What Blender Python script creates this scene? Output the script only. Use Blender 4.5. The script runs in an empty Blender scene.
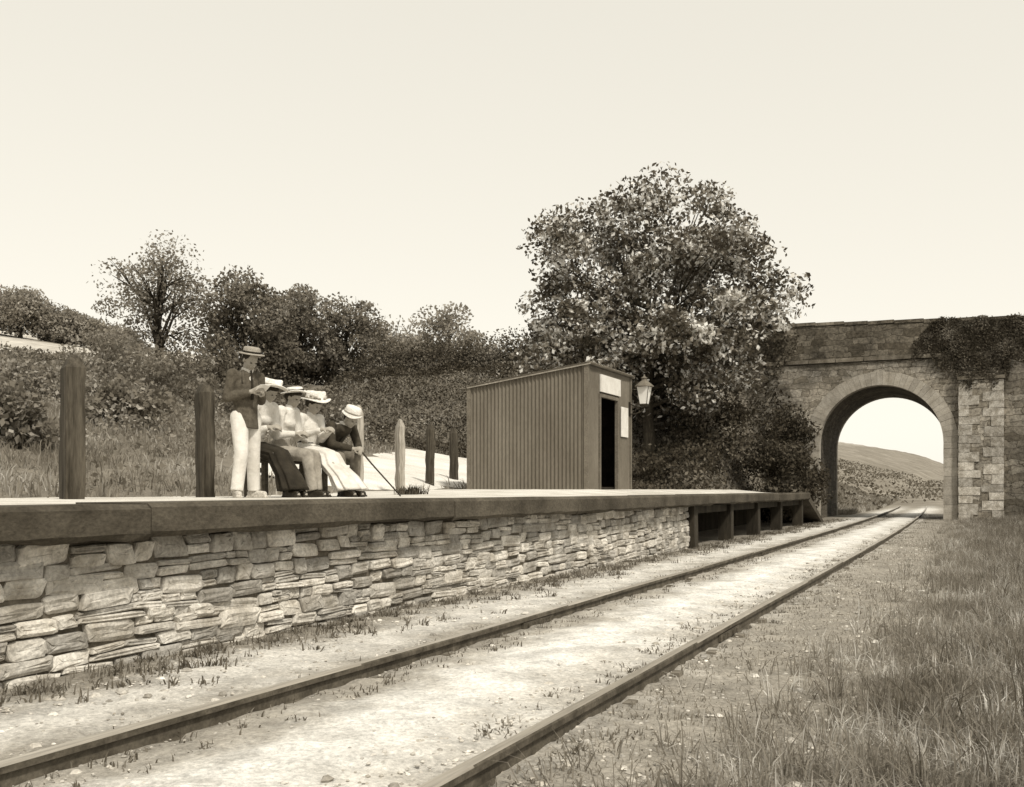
import bpy, bmesh, math, random
import numpy as np
from mathutils import Vector, Matrix
random.seed(3); rng=np.random.default_rng(5)
scene=bpy.context.scene
scene.view_settings.view_transform='Standard'
scene.view_settings.look='None'
scene.view_settings.exposure=0
COL=scene.collection
CAMH=1.02
# ------------------------------------------------------------------ colour / materials
def sep(L):
    t=min(1,max(0,L))**0.4
    return (L, L*(0.785+0.21*t), L*(0.47+0.5*t), 1)
def base_nodes(name,rough=.9):
    m=bpy.data.materials.new(name); m.use_nodes=True
    nt=m.node_tree; b=nt.nodes['Principled BSDF']; b.inputs['Roughness'].default_value=rough
    b.inputs['Specular IOR Level'].default_value=.2
    return m,nt,b
def N(nt,t,**k):
    n=nt.nodes.new(t)
    for a,v in k.items(): setattr(n,a,v)
    return n
def mathn(nt,op,a,b=None,c=None):
    n=N(nt,'ShaderNodeMath',operation=op)
    for i,x in enumerate((a,b,c)):
        if x is None: continue
        if isinstance(x,(int,float)): n.inputs[i].default_value=x
        else: nt.links.new(x,n.inputs[i])
    return n.outputs[0]
def ramp(nt,fac,stops):
    r=N(nt,'ShaderNodeValToRGB'); el=r.color_ramp.elements
    while len(el)<len(stops): el.new(.5)
    for e,(p,L) in zip(el,stops):
        e.position=p; e.color=sep(L) if not isinstance(L,tuple) else L
    nt.links.new(fac,r.inputs[0]); return r.outputs[0]
def noise_tex(nt,vec,scale,detail=6,rough=.6,dist=0):
    n=N(nt,'ShaderNodeTexNoise'); n.inputs['Scale'].default_value=scale; n.inputs['Detail'].default_value=detail
    n.inputs['Roughness'].default_value=rough; n.inputs['Distortion'].default_value=dist
    if vec is not None: nt.links.new(vec,n.inputs['Vector'])
    return n.outputs['Fac']
def mulcol(nt,col,fac):
    m=N(nt,'ShaderNodeVectorMath',operation='SCALE'); nt.links.new(col,m.inputs[0])
    nt.links.new(fac,m.inputs['Scale']); return m.outputs[0]
def maprange(nt,x,a,b,c,d):
    n=N(nt,'ShaderNodeMapRange'); nt.links.new(x,n.inputs[0])
    for i,v in zip((1,2,3,4),(a,b,c,d)): n.inputs[i].default_value=v
    return n.outputs[0]
def bump(nt,b,h,strength,dist=.02):
    n=N(nt,'ShaderNodeBump'); n.inputs['Strength'].default_value=strength; n.inputs['Distance'].default_value=dist
    nt.links.new(h,n.inputs['Height']); nt.links.new(n.outputs[0],b.inputs['Normal'])
def mat(name,La,Lb,scale=5,rough=.9,bmp=.3,bscale=40,bdist=.01,island=0,stretch=(1,1,1),lo=.35,hi=.65,fine=.25):
    m,nt,b=base_nodes(name,rough)
    tc=N(nt,'ShaderNodeTexCoord'); mp=N(nt,'ShaderNodeMapping'); mp.inputs['Scale'].default_value=stretch
    nt.links.new(tc.outputs['Object'],mp.inputs[0]); v=mp.outputs[0]
    c=ramp(nt,noise_tex(nt,v,scale),[(lo,La),(hi,Lb)])
    f=maprange(nt,noise_tex(nt,v,bscale,3),.3,.7,1-fine,1+fine)
    c=mulcol(nt,c,f)
    if island>0:
        g=N(nt,'ShaderNodeNewGeometry')
        c=mulcol(nt,c,maprange(nt,g.outputs['Random Per Island'],0,1,1-island,1+island))
    nt.links.new(c,b.inputs['Base Color'])
    if bmp>0: bump(nt,b,noise_tex(nt,v,bscale,5),bmp,bdist)
    return m
def leafmat(name,La,Lb,trans=.25,cs=.9,rw=.5,painted_hl=None):
    m=bpy.data.materials.new(name); m.use_nodes=True; nt=m.node_tree; nt.nodes.clear()
    out=N(nt,'ShaderNodeOutputMaterial'); g=N(nt,'ShaderNodeNewGeometry'); tc=N(nt,'ShaderNodeTexCoord')
    nz=noise_tex(nt,tc.outputs['Object'],cs,2)
    f=mathn(nt,'ADD',mathn(nt,'MULTIPLY',g.outputs['Random Per Island'],rw),mathn(nt,'MULTIPLY',maprange(nt,nz,.3,.7,0,1),1-rw))
    st=[(.1,La),(.55,La*.5+Lb*.3),(.85 if painted_hl else .9,Lb)]
    if painted_hl: st=[(.1,La),(.46,La*.5+Lb*.3),(.62,Lb),(.71,painted_hl)]  # top stop paints sunlit leaf clumps into the colour
    c=ramp(nt,f,st)
    d=N(nt,'ShaderNodeBsdfDiffuse'); t=N(nt,'ShaderNodeBsdfTranslucent'); mx=N(nt,'ShaderNodeMixShader')
    nt.links.new(c,d.inputs[0]); nt.links.new(c,t.inputs[0]); mx.inputs[0].default_value=trans
    nt.links.new(d.outputs[0],mx.inputs[1]); nt.links.new(t.outputs[0],mx.inputs[2])
    nt.links.new(mx.outputs[0],out.inputs[0]); return m
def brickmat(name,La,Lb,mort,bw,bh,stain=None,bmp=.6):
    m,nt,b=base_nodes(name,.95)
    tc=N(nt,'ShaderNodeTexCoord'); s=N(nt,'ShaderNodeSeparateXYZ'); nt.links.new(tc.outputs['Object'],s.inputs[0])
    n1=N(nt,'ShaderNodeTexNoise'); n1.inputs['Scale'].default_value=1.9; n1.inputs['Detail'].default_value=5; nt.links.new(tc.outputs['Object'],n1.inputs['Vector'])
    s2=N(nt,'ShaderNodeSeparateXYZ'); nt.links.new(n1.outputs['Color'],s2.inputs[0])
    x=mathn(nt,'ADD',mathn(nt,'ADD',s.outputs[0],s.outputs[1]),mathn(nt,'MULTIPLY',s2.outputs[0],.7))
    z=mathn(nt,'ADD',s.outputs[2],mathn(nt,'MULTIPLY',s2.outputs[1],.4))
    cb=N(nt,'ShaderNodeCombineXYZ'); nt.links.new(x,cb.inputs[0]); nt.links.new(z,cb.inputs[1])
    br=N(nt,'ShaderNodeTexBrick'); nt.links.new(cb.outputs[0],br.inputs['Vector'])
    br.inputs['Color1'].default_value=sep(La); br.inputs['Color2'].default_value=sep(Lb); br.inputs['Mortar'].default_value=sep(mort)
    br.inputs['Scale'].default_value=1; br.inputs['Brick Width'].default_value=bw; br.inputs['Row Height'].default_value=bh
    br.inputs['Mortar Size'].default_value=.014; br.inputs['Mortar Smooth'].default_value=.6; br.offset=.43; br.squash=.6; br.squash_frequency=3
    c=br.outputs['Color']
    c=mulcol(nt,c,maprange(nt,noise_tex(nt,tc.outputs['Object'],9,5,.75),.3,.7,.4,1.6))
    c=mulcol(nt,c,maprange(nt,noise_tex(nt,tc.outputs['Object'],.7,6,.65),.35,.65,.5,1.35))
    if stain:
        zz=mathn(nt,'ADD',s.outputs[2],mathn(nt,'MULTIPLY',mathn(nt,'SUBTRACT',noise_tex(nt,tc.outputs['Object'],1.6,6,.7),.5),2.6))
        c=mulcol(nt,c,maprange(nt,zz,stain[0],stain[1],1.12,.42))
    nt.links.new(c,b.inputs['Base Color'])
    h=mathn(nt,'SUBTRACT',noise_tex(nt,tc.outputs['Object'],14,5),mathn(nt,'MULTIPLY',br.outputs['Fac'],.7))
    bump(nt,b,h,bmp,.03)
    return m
# ------------------------------------------------------------------ terrain functions (X across line, Y along line)
def ss(a,b,x):
    t=np.clip((np.asarray(x,float)-a)/(b-a),0,1); return t*t*(3-2*t)
def deck(v,u): return .93+.1*ss(11,17.5,u)*ss(-5.2,-6.6,v)
_r=np.random.default_rng(11)
_w=[(_r.uniform(-1,1),_r.uniform(-1,1),_r.uniform(0,6.28)) for _ in range(18)]
def nz(v,u,f):
    s=0
    for i,(a,b,p) in enumerate(_w): s=s+np.sin((a*v+b*u)*f*(1+.25*i)+p)/(1+.25*i)
    return s/5
def H(v,u):
    v=np.asarray(v,float); u=np.asarray(u,float)
    base=(.89+.11*ss(11,17.5,u))*ss(-5.6,-8.8,v)
    d=np.maximum(-9.6-v,0)
    hill=.2*np.minimum(d,22)+.185*np.clip(d-22,0,100)+.03*np.maximum(d-122,0)
    env=ss(26,35.5,u)*(1-ss(44,54,u))
    left=np.maximum(base+hill,5.6*env*ss(-5.9,-8.6,v))
    x=np.maximum(v-.7,0)
    r=3*(1-np.exp(-x*.07))
    ER=5.6*ss(30,37,u)*(1-ss(44,54,u))*ss(1.0,4.5,v)
    right=np.maximum(r,ER)
    FH=np.clip(.036*(u-60),0,14)*(.6+.3*ss(2,-25,v))
    mound=.035*np.exp(-((v+2.27)/.5)**2)
    off=ss(-9.6,-12,v)+ss(.3,2,v)
    bank=ss(-6,-8,v)*ss(24,28,u)
    return left+right+FH+mound+.016*nz(v,u,1.9)+off*.09*nz(v,u,.8)+bank*.25*nz(v,u,1.1)
def G(v,u):
    if -9.5<v<-4.3 and u<30: return max(float(deck(v,u)),0)
    return float(H(v,u))
# ------------------------------------------------------------------ mesh helpers
class Acc:
    def __init__(s): s.v=[]; s.f=[]; s.mi=[]; s.cur=0
    def loft(s,rings,closed=True,c0=True,c1=True):
        n=len(rings[0]); o=len(s.v)
        for r in rings: s.v.extend([tuple(p) for p in r])
        for i in range(len(rings)-1):
            for j in range(n if closed else n-1):
                k=(j+1)%n
                s.f.append((o+i*n+j,o+i*n+k,o+(i+1)*n+k,o+(i+1)*n+j)); s.mi.append(s.cur)
        if c0: s.f.append(tuple(o+j for j in range(n-1,-1,-1))); s.mi.append(s.cur)
        if c1: s.f.append(tuple(o+(len(rings)-1)*n+j for j in range(n))); s.mi.append(s.cur)
    def box(s,a,b,M=None,jit=0):
        x0,y0,z0=a; x1,y1,z1=b
        p=[(x0,y0,z0),(x1,y0,z0),(x1,y1,z0),(x0,y1,z0),(x0,y0,z1),(x1,y0,z1),(x1,y1,z1),(x0,y1,z1)]
        if jit: p=[tuple(c+random.uniform(-jit,jit) for c in q) for q in p]
        if M is not None: p=[tuple(M@Vector(q)) for q in p]
        o=len(s.v); s.v.extend(p)
        for f in ((3,2,1,0),(4,5,6,7),(0,1,5,4),(1,2,6,5),(2,3,7,6),(3,0,4,7)):
            s.f.append(tuple(o+i for i in f)); s.mi.append(s.cur)
    def tube(s,pts,rad,n=8,c0=True,c1=True):
        rings=[]; pts=[Vector(p) for p in pts]
        prev=None
        for i,p in enumerate(pts):
            d=(pts[min(i+1,len(pts)-1)]-pts[max(i-1,0)]).normalized()
            if prev is None:
                a=d.orthogonal().normalized()
            else: a=(prev-d*prev.dot(d)).normalized()
            prev=a; b=d.cross(a)
            r=rad[i] if isinstance(rad,(list,tuple)) else rad
            rings.append([p+(a*math.cos(t)+b*math.sin(t))*r for t in [2*math.pi*k/n for k in range(n)]])
        s.loft(rings,True,c0,c1)
    def cap(s,p1,p2,r1,r2,side=None,fs=1.0,f1=False,f2=False,n=14):
        p1=Vector(p1); p2=Vector(p2); ax=(p2-p1).normalized()
        a=Vector(side) if side is not None else ax.orthogonal()
        a=(a-ax*a.dot(ax)).normalized(); b=ax.cross(a)
        def ring(c,r): return [c+(a*math.cos(t)*fs+b*math.sin(t))*r for t in [2*math.pi*k/n for k in range(n)]]
        R=[]
        if not f1:
            for t in (80,55,28): R.append(ring(p1-ax*r1*math.sin(math.radians(t)),r1*math.cos(math.radians(t))))
        R.append(ring(p1,r1)); R.append(ring(p2,r2))
        if not f2:
            for t in (28,55,80): R.append(ring(p2+ax*r2*math.sin(math.radians(t)),r2*math.cos(math.radians(t))))
        s.loft(R)
    def ell(s,c,r,M=None,n=16,m=10):
        R=[]
        for i in range(1,m):
            ph=math.pi*i/m-math.pi/2
            ring=[]
            for k in range(n):
                t=2*math.pi*k/n
                q=Vector((c[0]+r[0]*math.cos(ph)*math.cos(t),c[1]+r[1]*math.cos(ph)*math.sin(t),c[2]+r[2]*math.sin(ph)))
                ring.append(M@q if M is not None else q)
            R.append(ring)
        s.loft(R)
    def mesh(s,name,mats=None,smooth=False):
        me=bpy.data.meshes.new(name); me.from_pydata(s.v,[],s.f); me.update()
        for m in (mats or []): me.materials.append(m)
        if mats and len(mats)>1: me.polygons.foreach_set('material_index',s.mi)
        if smooth: me.polygons.foreach_set('use_smooth',[True]*len(me.polygons))
        return me
def obj(name,me,loc=(0,0,0),parent=None,label=None,category=None,kind=None,group=None,rot=None):
    o=bpy.data.objects.new(name,me); COL.objects.link(o); o.location=loc
    if rot: o.rotation_euler=rot
    if parent: o.parent=parent
    if label: o['label']=label
    if category: o['category']=category
    if kind: o['kind']=kind
    if group: o['group']=group
    return o
def empty(name,loc,label,category,group=None,rot=None):
    o=obj(name,None,loc,label=label,category=category,group=group,rot=rot); o.empty_display_size=.3; return o
def remesh(acc,name,voxel,mats,sm=4):
    me=acc.mesh(name+'_base')
    o=bpy.data.objects.new('tmp',me); COL.objects.link(o)
    r=o.modifiers.new('r','REMESH'); r.mode='VOXEL'; r.voxel_size=voxel
    s=o.modifiers.new('s','SMOOTH'); s.iterations=sm; s.factor=.5
    dg=bpy.context.evaluated_depsgraph_get(); dg.update()
    m2=bpy.data.meshes.new_from_object(o.evaluated_get(dg)); m2.name=name
    bpy.data.objects.remove(o); 
    m2.materials.clear()
    for m in mats: m2.materials.append(m)
    m2.polygons.foreach_set('use_smooth',[True]*len(m2.polygons))
    return m2
def leafmesh(name,P,size,m,flat=0.0,aspect=.6):
    n=len(P)
    a=rng.normal(size=(n,3)); a/=np.linalg.norm(a,axis=1,keepdims=True)
    b=rng.normal(size=(n,3)); b-=a*(a*b).sum(1,keepdims=True); b/=np.linalg.norm(b,axis=1,keepdims=True)
    sz=(size*rng.uniform(.6,1.35,n))[:,None]
    V=np.stack([P-a*sz,P-b*sz*aspect,P+a*sz,P+b*sz*aspect+a*sz*.1],1).reshape(-1,3)
    F=np.arange(4*n).reshape(-1,4)
    me=bpy.data.meshes.new(name); me.from_pydata(V.tolist(),[],F.tolist()); me.materials.append(m); return me
def grassmesh(name,P,h0,h1,w,m,lean=.35,out=None):
    n=len(P); h=rng.uniform(h0,h1,n); ang=rng.uniform(0,6.283,n)
    s=np.stack([np.cos(ang),np.sin(ang),np.zeros(n)],1)
    la=rng.uniform(0,6.283,n); ll=rng.uniform(.05,1,n)*lean
    if out is not None: la=np.where(rng.uniform(0,1,n)<.8,out+rng.normal(0,.4,n),la)
    l=np.stack([np.cos(la)*ll*h,np.sin(la)*ll*h,-.4*ll*h],1)
    up=np.zeros((n,3)); up[:,2]=h
    ww=(w*rng.uniform(.6,1.3,n))[:,None]
    V=np.stack([P-s*ww,P+s*ww,P+up*.6+l*.3+s*ww*.8,P+up*.6+l*.3-s*ww*.8,P+up+l],1).reshape(-1,3)
    b=np.arange(n)*5
    F=np.stack([b,b+1,b+2,b+3],1).tolist()+np.stack([b+3,b+2,b+4],1).tolist()
    me=bpy.data.meshes.new(name); me.from_pydata(V.tolist(),[],F); me.materials.append(m); return me
def clumped(C,k,r):
    n=len(C); a=rng.uniform(0,6.283,(n,k)); q=np.abs(rng.normal(0,1,(n,k)))*r
    v=(C[:,0:1]+np.cos(a)*q).ravel(); u=(C[:,1:2]+np.sin(a)*q).ravel()
    keep=rng.uniform(0,1,n*k)<np.repeat(rng.uniform(.3,1,n),k)
    v=v[keep];u=u[keep]
    return np.stack([v,u,H(v,u)-.01],1),a.ravel()[keep]
# ------------------------------------------------------------------ materials
M_stone=mat('rubble stone',.3,.58,4,.95,.6,45,.012,island=.36)
M_gap=mat('earth joints',.09,.16,6)
M_edge=mat('weathered platform edging',.045,.1,2.2,.95,.45,50,.012,stretch=(1,.6,1),fine=.3)
M_deck=mat('platform gravel',.45,.65,1.2,.95,.5,60,.01)
M_timber=mat('tarred timber',.018,.05,4,.9,.6,30,.01,stretch=(1,1,.2))
M_post=mat('old sleeper wood',.03,.1,5,.9,.8,25,.02,stretch=(3,3,.25))
M_postlight=mat('bleached wood',.22,.4,5,.9,.6,25,.01,stretch=(3,3,.25))
M_rail=mat('rusty rail steel',.05,.12,8,.7,.3,60)
M_railtop=mat('worn rail head',.25,.38,6,.5,.1,60,stretch=(1,.05,1))
M_sleeper=mat('buried sleeper wood',.1,.2,6,stretch=(.3,3,1))
M_iron=mat('corrugated iron',.12,.17,1.5,.6,.15,30,.004,stretch=(1,1,.4),fine=.1)
M_roof=mat('roof iron',.25,.35,2,.6,.15,30)
M_trim=mat('painted trim',.12,.17,4,.7,.1)
M_in=mat('lining with painted shade',.015,.03,5)
M_white=mat('white sign paint',.62,.75,6,.6,.05,fine=.05)
M_bridge=brickmat('bridge rubble masonry',.16,.34,.12,.5,.22,stain=(4.6,6.2))
M_parapet=brickmat('sooty parapet masonry',.07,.16,.07,.5,.22)
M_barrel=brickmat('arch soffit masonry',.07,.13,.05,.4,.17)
M_vous=mat('dressed voussoir stone',.26,.38,2.5,.95,.4,30,island=.14,fine=.2)
M_quoin=mat('dressed quoin stone',.26,.5,6,.95,.5,30,island=.28,fine=.35)
M_cope=mat('coping stone',.1,.2,3,.95,.5,30,island=.2)
M_bark=mat('bark',.03,.08,6,.95,.8,25,.03,stretch=(2,2,.4))
M_leaf=leafmat('oak leaves with painted highlights',.045,.34,.35,cs=1.3,rw=.42,painted_hl=.85)
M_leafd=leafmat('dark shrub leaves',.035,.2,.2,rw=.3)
M_leafm=leafmat('pale tree leaves',.18,.48,.4)
M_leafhaze=leafmat('distant leaves with painted haze',.28,.46,.35,rw=.25,cs=.5)  # pale tone paints distance haze into the leaf colour
M_hedge=leafmat('hedge leaves',.09,.3,.25,rw=.25,cs=.8)
M_bram=leafmat('bramble leaves',.14,.48,.3,rw=.3,cs=.6)
M_tree2=leafmat('dense tree leaves',.12,.4,.3,rw=.35,cs=.7)
M_ivy=leafmat('ivy leaves',.07,.26,.2,rw=.35,cs=1.5)
M_grass=leafmat('dry grass',.16,.7,.4,cs=1.6,rw=.4)
M_grassd=leafmat('rough grass',.18,.58,.35,cs=.5,rw=.35)
M_weed=leafmat('weeds',.1,.4,.35)
M_path=mat('pale path gravel',.55,.72,1,.95,.4,40)
M_pebble=mat('loose ballast',.25,.6,3,.9,.3,50,island=.35)
M_skin=mat('skin',.3,.36,10,.6,.05,fine=.05)
M_hair=mat('dark hair',.02,.04,30)
M_jacket=mat('grey wool jacket',.065,.11,20,.95,.3,120,.003)
M_jacket2=mat('charcoal wool coat',.035,.06,20,.95,.3,120,.003)
M_flannel=mat('white flannel trousers',.55,.68,4,.9,.6,10,.03,fine=.08)
M_greytr=mat('grey trousers',.14,.2,6,.9,.3,14,.02)
M_cotton=mat('white cotton blouse',.55,.7,5,.9,.6,14,.03,fine=.08)
M_skirtd=mat('dark wool skirt',.02,.035,5,.95,.5,9,.03)
M_skirtw=mat('white cotton skirt',.52,.68,4,.9,.6,8,.03,fine=.08)
M_skirtg=mat('grey linen skirt',.24,.34,4,.9,.6,8,.03)
M_straw=mat('straw hat',.25,.35,40,.9,.3,150,.003)
M_hatw=mat('white hat',.6,.74,10,.9,.3,60,.005)
M_band=mat('dark ribbon',.02,.03,10)
M_bandl=mat('pale ribbon',.3,.4,10)
M_shoe=mat('dark leather',.02,.035,10,.4)
M_shoew=mat('pale canvas shoe',.4,.5,10)
M_bench=mat('bench wood',.05,.1,6,stretch=(3,.3,3))
# ground material
m,nt,b=base_nodes('ground soil and ballast',.97)
tc=N(nt,'ShaderNodeTexCoord'); s=N(nt,'ShaderNodeSeparateXYZ'); nt.links.new(tc.outputs['Object'],s.inputs[0])
wn=noise_tex(nt,tc.outputs['Object'],1.3,6,.7)
wx=mathn(nt,'ADD',s.outputs[0],mathn(nt,'MULTIPLY',mathn(nt,'SUBTRACT',wn,.5),1.7))
pos=maprange(nt,wx,-10,8,0,1)
def pv(v): return (v+10)/18
c=ramp(nt,pos,[(0,.2),(pv(-5),.2),(pv(-4.3),.3),(pv(-3.75),.68),(pv(-3.15),.34),(pv(-2.8),.4),(pv(-2.3),.8),(pv(-1.8),.55),(pv(-1.4),.34),(pv(-.4),.28),(pv(.5),.2),(pv(2),.16)])
f1=maprange(nt,noise_tex(nt,tc.outputs['Object'],38,6,.8),.3,.7,.55,1.4)
f2=maprange(nt,noise_tex(nt,tc.outputs['Object'],3.2,6,.75),.35,.65,.68,1.15)
c=mulcol(nt,mulcol(nt,c,f1),f2)
fld=ramp(nt,noise_tex(nt,tc.outputs['Object'],.035,5,.7),[(.4,.22),(.5,.5),(.6,.28)])
fld=mulcol(nt,fld,maprange(nt,noise_tex(nt,tc.outputs['Object'],.5,6,.75),.35,.65,.7,1.25))
scr=ramp(nt,noise_tex(nt,tc.outputs['Object'],.16,8,.8),[(.35,.12),(.52,.22),(.7,.36)])
mk=maprange(nt,s.outputs[0],-34,-50,0,1)
mx=N(nt,'ShaderNodeMix',data_type='RGBA'); nt.links.new(mk,mx.inputs[0])
nt.links.new(c,mx.inputs[6]); nt.links.new(fld,mx.inputs[7])
mx2=N(nt,'ShaderNodeMix',data_type='RGBA'); nt.links.new(maprange(nt,s.outputs[1],56,64,0,1),mx2.inputs[0])
nt.links.new(mx.outputs[2],mx2.inputs[6]); nt.links.new(scr,mx2.inputs[7])
mx3=N(nt,'ShaderNodeMix',data_type='RGBA'); nt.links.new(mk,mx3.inputs[0]); nt.links.new(mx2.outputs[2],mx3.inputs[6]); nt.links.new(fld,mx3.inputs[7])
nt.links.new(mx3.outputs[2],b.inputs['Base Color'])
bump(nt,b,noise_tex(nt,tc.outputs['Object'],34,6,.75),.6,.025)
M_ground=m
# ------------------------------------------------------------------ ground
vs=np.r_[-600,-400,-300,-220,-160,-120,-95,-75,-60,np.arange(-50,-26,1.),np.arange(-26,-5,.3),np.arange(-5,2.5,.09),np.arange(2.5,12,.5),np.arange(12,60,4.),80,120,200,300,400,600]
us=np.r_[-300,-150,-80,-40,-20,-10,-6,np.arange(-3,16,.11),np.arange(16,46,.4),np.arange(46,100,2.),np.arange(100,300,12.),350,450,600,900,1200]
VV,UU=np.meshgrid(vs,us)
ZZ=H(VV,UU)
near=(VV>-5)&(VV<2.5)&(UU<16)
ZZ=ZZ+near*rng.normal(0,.006,VV.shape)
nv=len(vs); nu=len(us)
V=np.stack([VV,UU,ZZ],2).reshape(-1,3)
i=np.arange(nu-1)[:,None]*nv+np.arange(nv-1)[None,:]
F=np.stack([i,i+1,i+nv+1,i+nv],2).reshape(-1,4)
me=bpy.data.meshes.new('ground'); me.from_pydata(V.tolist(),[],F.tolist()); me.materials.append(M_ground)
me.polygons.foreach_set('use_smooth',[True]*len(me.polygons))
obj('ground',me,kind='structure')
def drape(name,cl,wid,mt,dz,taper=False):
    a=Acc(); pts=[]
    for k in range(len(cl)-1):
        for t in np.linspace(0,1,12,endpoint=False):
            pts.append((cl[k][0]*(1-t)+cl[k+1][0]*t,cl[k][1]*(1-t)+cl[k+1][1]*t))
    pts.append(cl[-1]); rings=[]
    for k,p in enumerate(pts):
        q=pts[min(k+1,len(pts)-1)]; r=pts[max(k-1,0)]
        d=Vector((q[0]-r[0],q[1]-r[1],0)).normalized(); n=Vector((d.y,-d.x,0))
        w=wid*(1+.1*math.sin(k*.9)+.08*math.sin(k*2.3))
        if taper: w*=float(min(1,(k+1)/6,(len(pts)-k)/6))
        ring=[]
        for t in np.linspace(-1,1,11):
            x=p[0]+n.x*t*w/2; y=p[1]+n.y*t*w/2
            ring.append((x,y,float(H(x,y))+dz-(.08 if abs(t)==1 else 0)))
        rings.append(ring)
    a.loft(rings,False,False,False)
    return obj(name,a.mesh(name,[mt],True),kind='structure')
PC=[(-11.0,14),(-11.5,18),(-12.2,21.5),(-13.4,25),(-14.8,27.5)]
drape('path',PC,3.6,M_path,.045,True)
drape('road',[(-60,40),(-40,40),(-25,40),(-8,40)],4.0,M_path,.06)
# ------------------------------------------------------------------ platform
plat=empty('railway_platform',(0,0,0),'long low platform with dark edging over a rough stone retaining wall','platform')
dv=np.r_[-9.7,-9.2,-8.6,-8,-7.4,-6.9,-6.5,-6.0,-5.6,-5.2,-4.8,-4.5]; du=np.arange(-5,30.01,.5)
a=Acc()
a.loft([[(x,y,float(deck(x,y))+.006*math.sin(x*5+y*3)) for x in dv] for y in du],False,False,False)
obj('deck',a.mesh('deck',[M_deck],True),parent=plat)
y=-5.0
while y<30:
    L=random.uniform(2.6,4.2); y2=min(30,y+L); a=Acc()
    n=16; rings=[]
    dz=random.uniform(-.006,.006); dx=random.uniform(-.01,.01)
    for k in range(n+1):
        yy=y+.003+(y2-y-.005)*k/n
        j=lambda s=.007: random.uniform(-s,s)
        top=.945+dz; bot=.745+dz
        rings.append([(-4.9,yy,bot),(-4.32+dx+j(),yy,bot+j(.018)),(-4.29+dx+j(.006),yy,bot+.03+j()),(-4.29+dx+j(.006),yy,top-.03),(-4.32+dx+j(.004),yy,top+j(.006)),(-4.9,yy,top-.004)])
    a.loft(rings); y=y2
    obj('edging',a.mesh('edging',[M_edge]),parent=plat,label='dark weathered edging slab')
# rubble wall
a=Acc()
def stone(u0,u1,z0,z1,x):
    n=14; hw=(u1-u0)/2; hh=(z1-z0)/2; cu=(u0+u1)/2; cz=(z0+z1)/2
    e=random.uniform(.12,.38)
    jit=[random.uniform(.92,1.04) for _ in range(n)]
    sk=random.uniform(-.4,.4); tl=random.uniform(-.05,.05)
    prot=random.uniform(-.016,.016); ya=random.uniform(-.07,.07); za=random.uniform(-.2,.15)
    def ring(s,dx,sz=None):
        r=[]
        for k in range(n):
            t=2*math.pi*(k+.5)/n
            cx=math.copysign(abs(math.cos(t))**e,math.cos(t)); cy=math.copysign(abs(math.sin(t))**e,math.sin(t))
            yy=cx*(hw*s if sz is None else hw-hh*(1-s))*jit[k]+cy*hh*sk; zz=cy*hh*jit[(k*5)%n]*s+cx*hw*tl
            r.append((x+dx+prot+(ya*yy+za*zz if dx>-.1 else 0)+(random.uniform(-.005,.005) if dx>-.1 else 0),cu+yy,cz+zz))
        return r
    a.loft([ring(1,-.16),ring(1.0,-.009),ring(.93,-.001,1),ring(.55,.003+random.uniform(0,.008),1),ring(.15,.004,1)],True,False,True)
zs=[-.06]
while zs[-1]<.70:
    zs.append(zs[-1]+random.choice([.045,.055,.07,.085,.095,.11]))
zs[-1]=.748
for r in range(len(zs)-1):
    y=-5.0+random.uniform(-.3,0)
    while y<17.1:
        hgt=zs[r+1]-zs[r]
        w=random.uniform(.09,.27)*(1+hgt*4)
        if random.random()<.1: w*=1.5
        wz=.026*math.sin(y*1.7+r*.5)+.016*math.sin(y*4.1+r)
        xx=-4.52
        if random.random()<.3 and hgt>.07:
            zm=zs[r]+hgt*random.uniform(.35,.65)
            stone(y,y+w-.003,zs[r]+wz,zm+wz-.002,xx)
            if random.random()<.5: stone(y,y+w-.003,zm+wz+.001,zs[r+1]+wz-.002,xx)
            else:
                ym=y+w*random.uniform(.35,.65); stone(y,ym-.002,zm+wz+.001,zs[r+1]+wz-.002,xx); stone(ym+.002,y+w-.003,zm+wz+.001,zs[r+1]+wz-.002,xx)
        else: stone(y,y+w-.003,zs[r]+wz,min(zs[r+1]+wz+random.uniform(-.01,.012),.762),xx)
        y+=w
obj('retaining_wall',a.mesh('retaining_wall',[M_stone]),parent=plat,label='dry stone rubble wall with pale uneven stones')
a=Acc(); a.box((-4.9,-5,-.1),(-4.548,17.15,.742)); obj('wall_core',a.mesh('wall_core',[M_gap]),parent=plat)
for y in (17.3,20.2,23.0,25.9,29.3):
    a=Acc(); a.box((-4.68,y-.13,-.1),(-4.42,y+.13,.74),jit=.01); obj('timber_post',a.mesh('timber_post',[M_timber]),(0,0,0),parent=plat)
a=Acc(); a.box((-4.70,17.16,.60),(-4.50,29.9,.738)); obj('beam',a.mesh('beam',[M_timber]),parent=plat)
a=Acc(); a.box((-6.0,17.2,-.1),(-5.94,30.0,.74))
obj('shadow_boarding',a.mesh('shadow_boarding',[M_timber]),parent=plat)  # dark sheet standing in for the shadow void behind the posts
a=Acc(); a.loft([[(x,30.0,.92),(x,33.2,.03),(x,33.2,-.1),(x,30.0,.72)] for x in (-8.5,-4.35)]); obj('ramp',a.mesh('ramp',[M_edge]),parent=plat,label='timber end ramp sloping down to the trackside')
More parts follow.
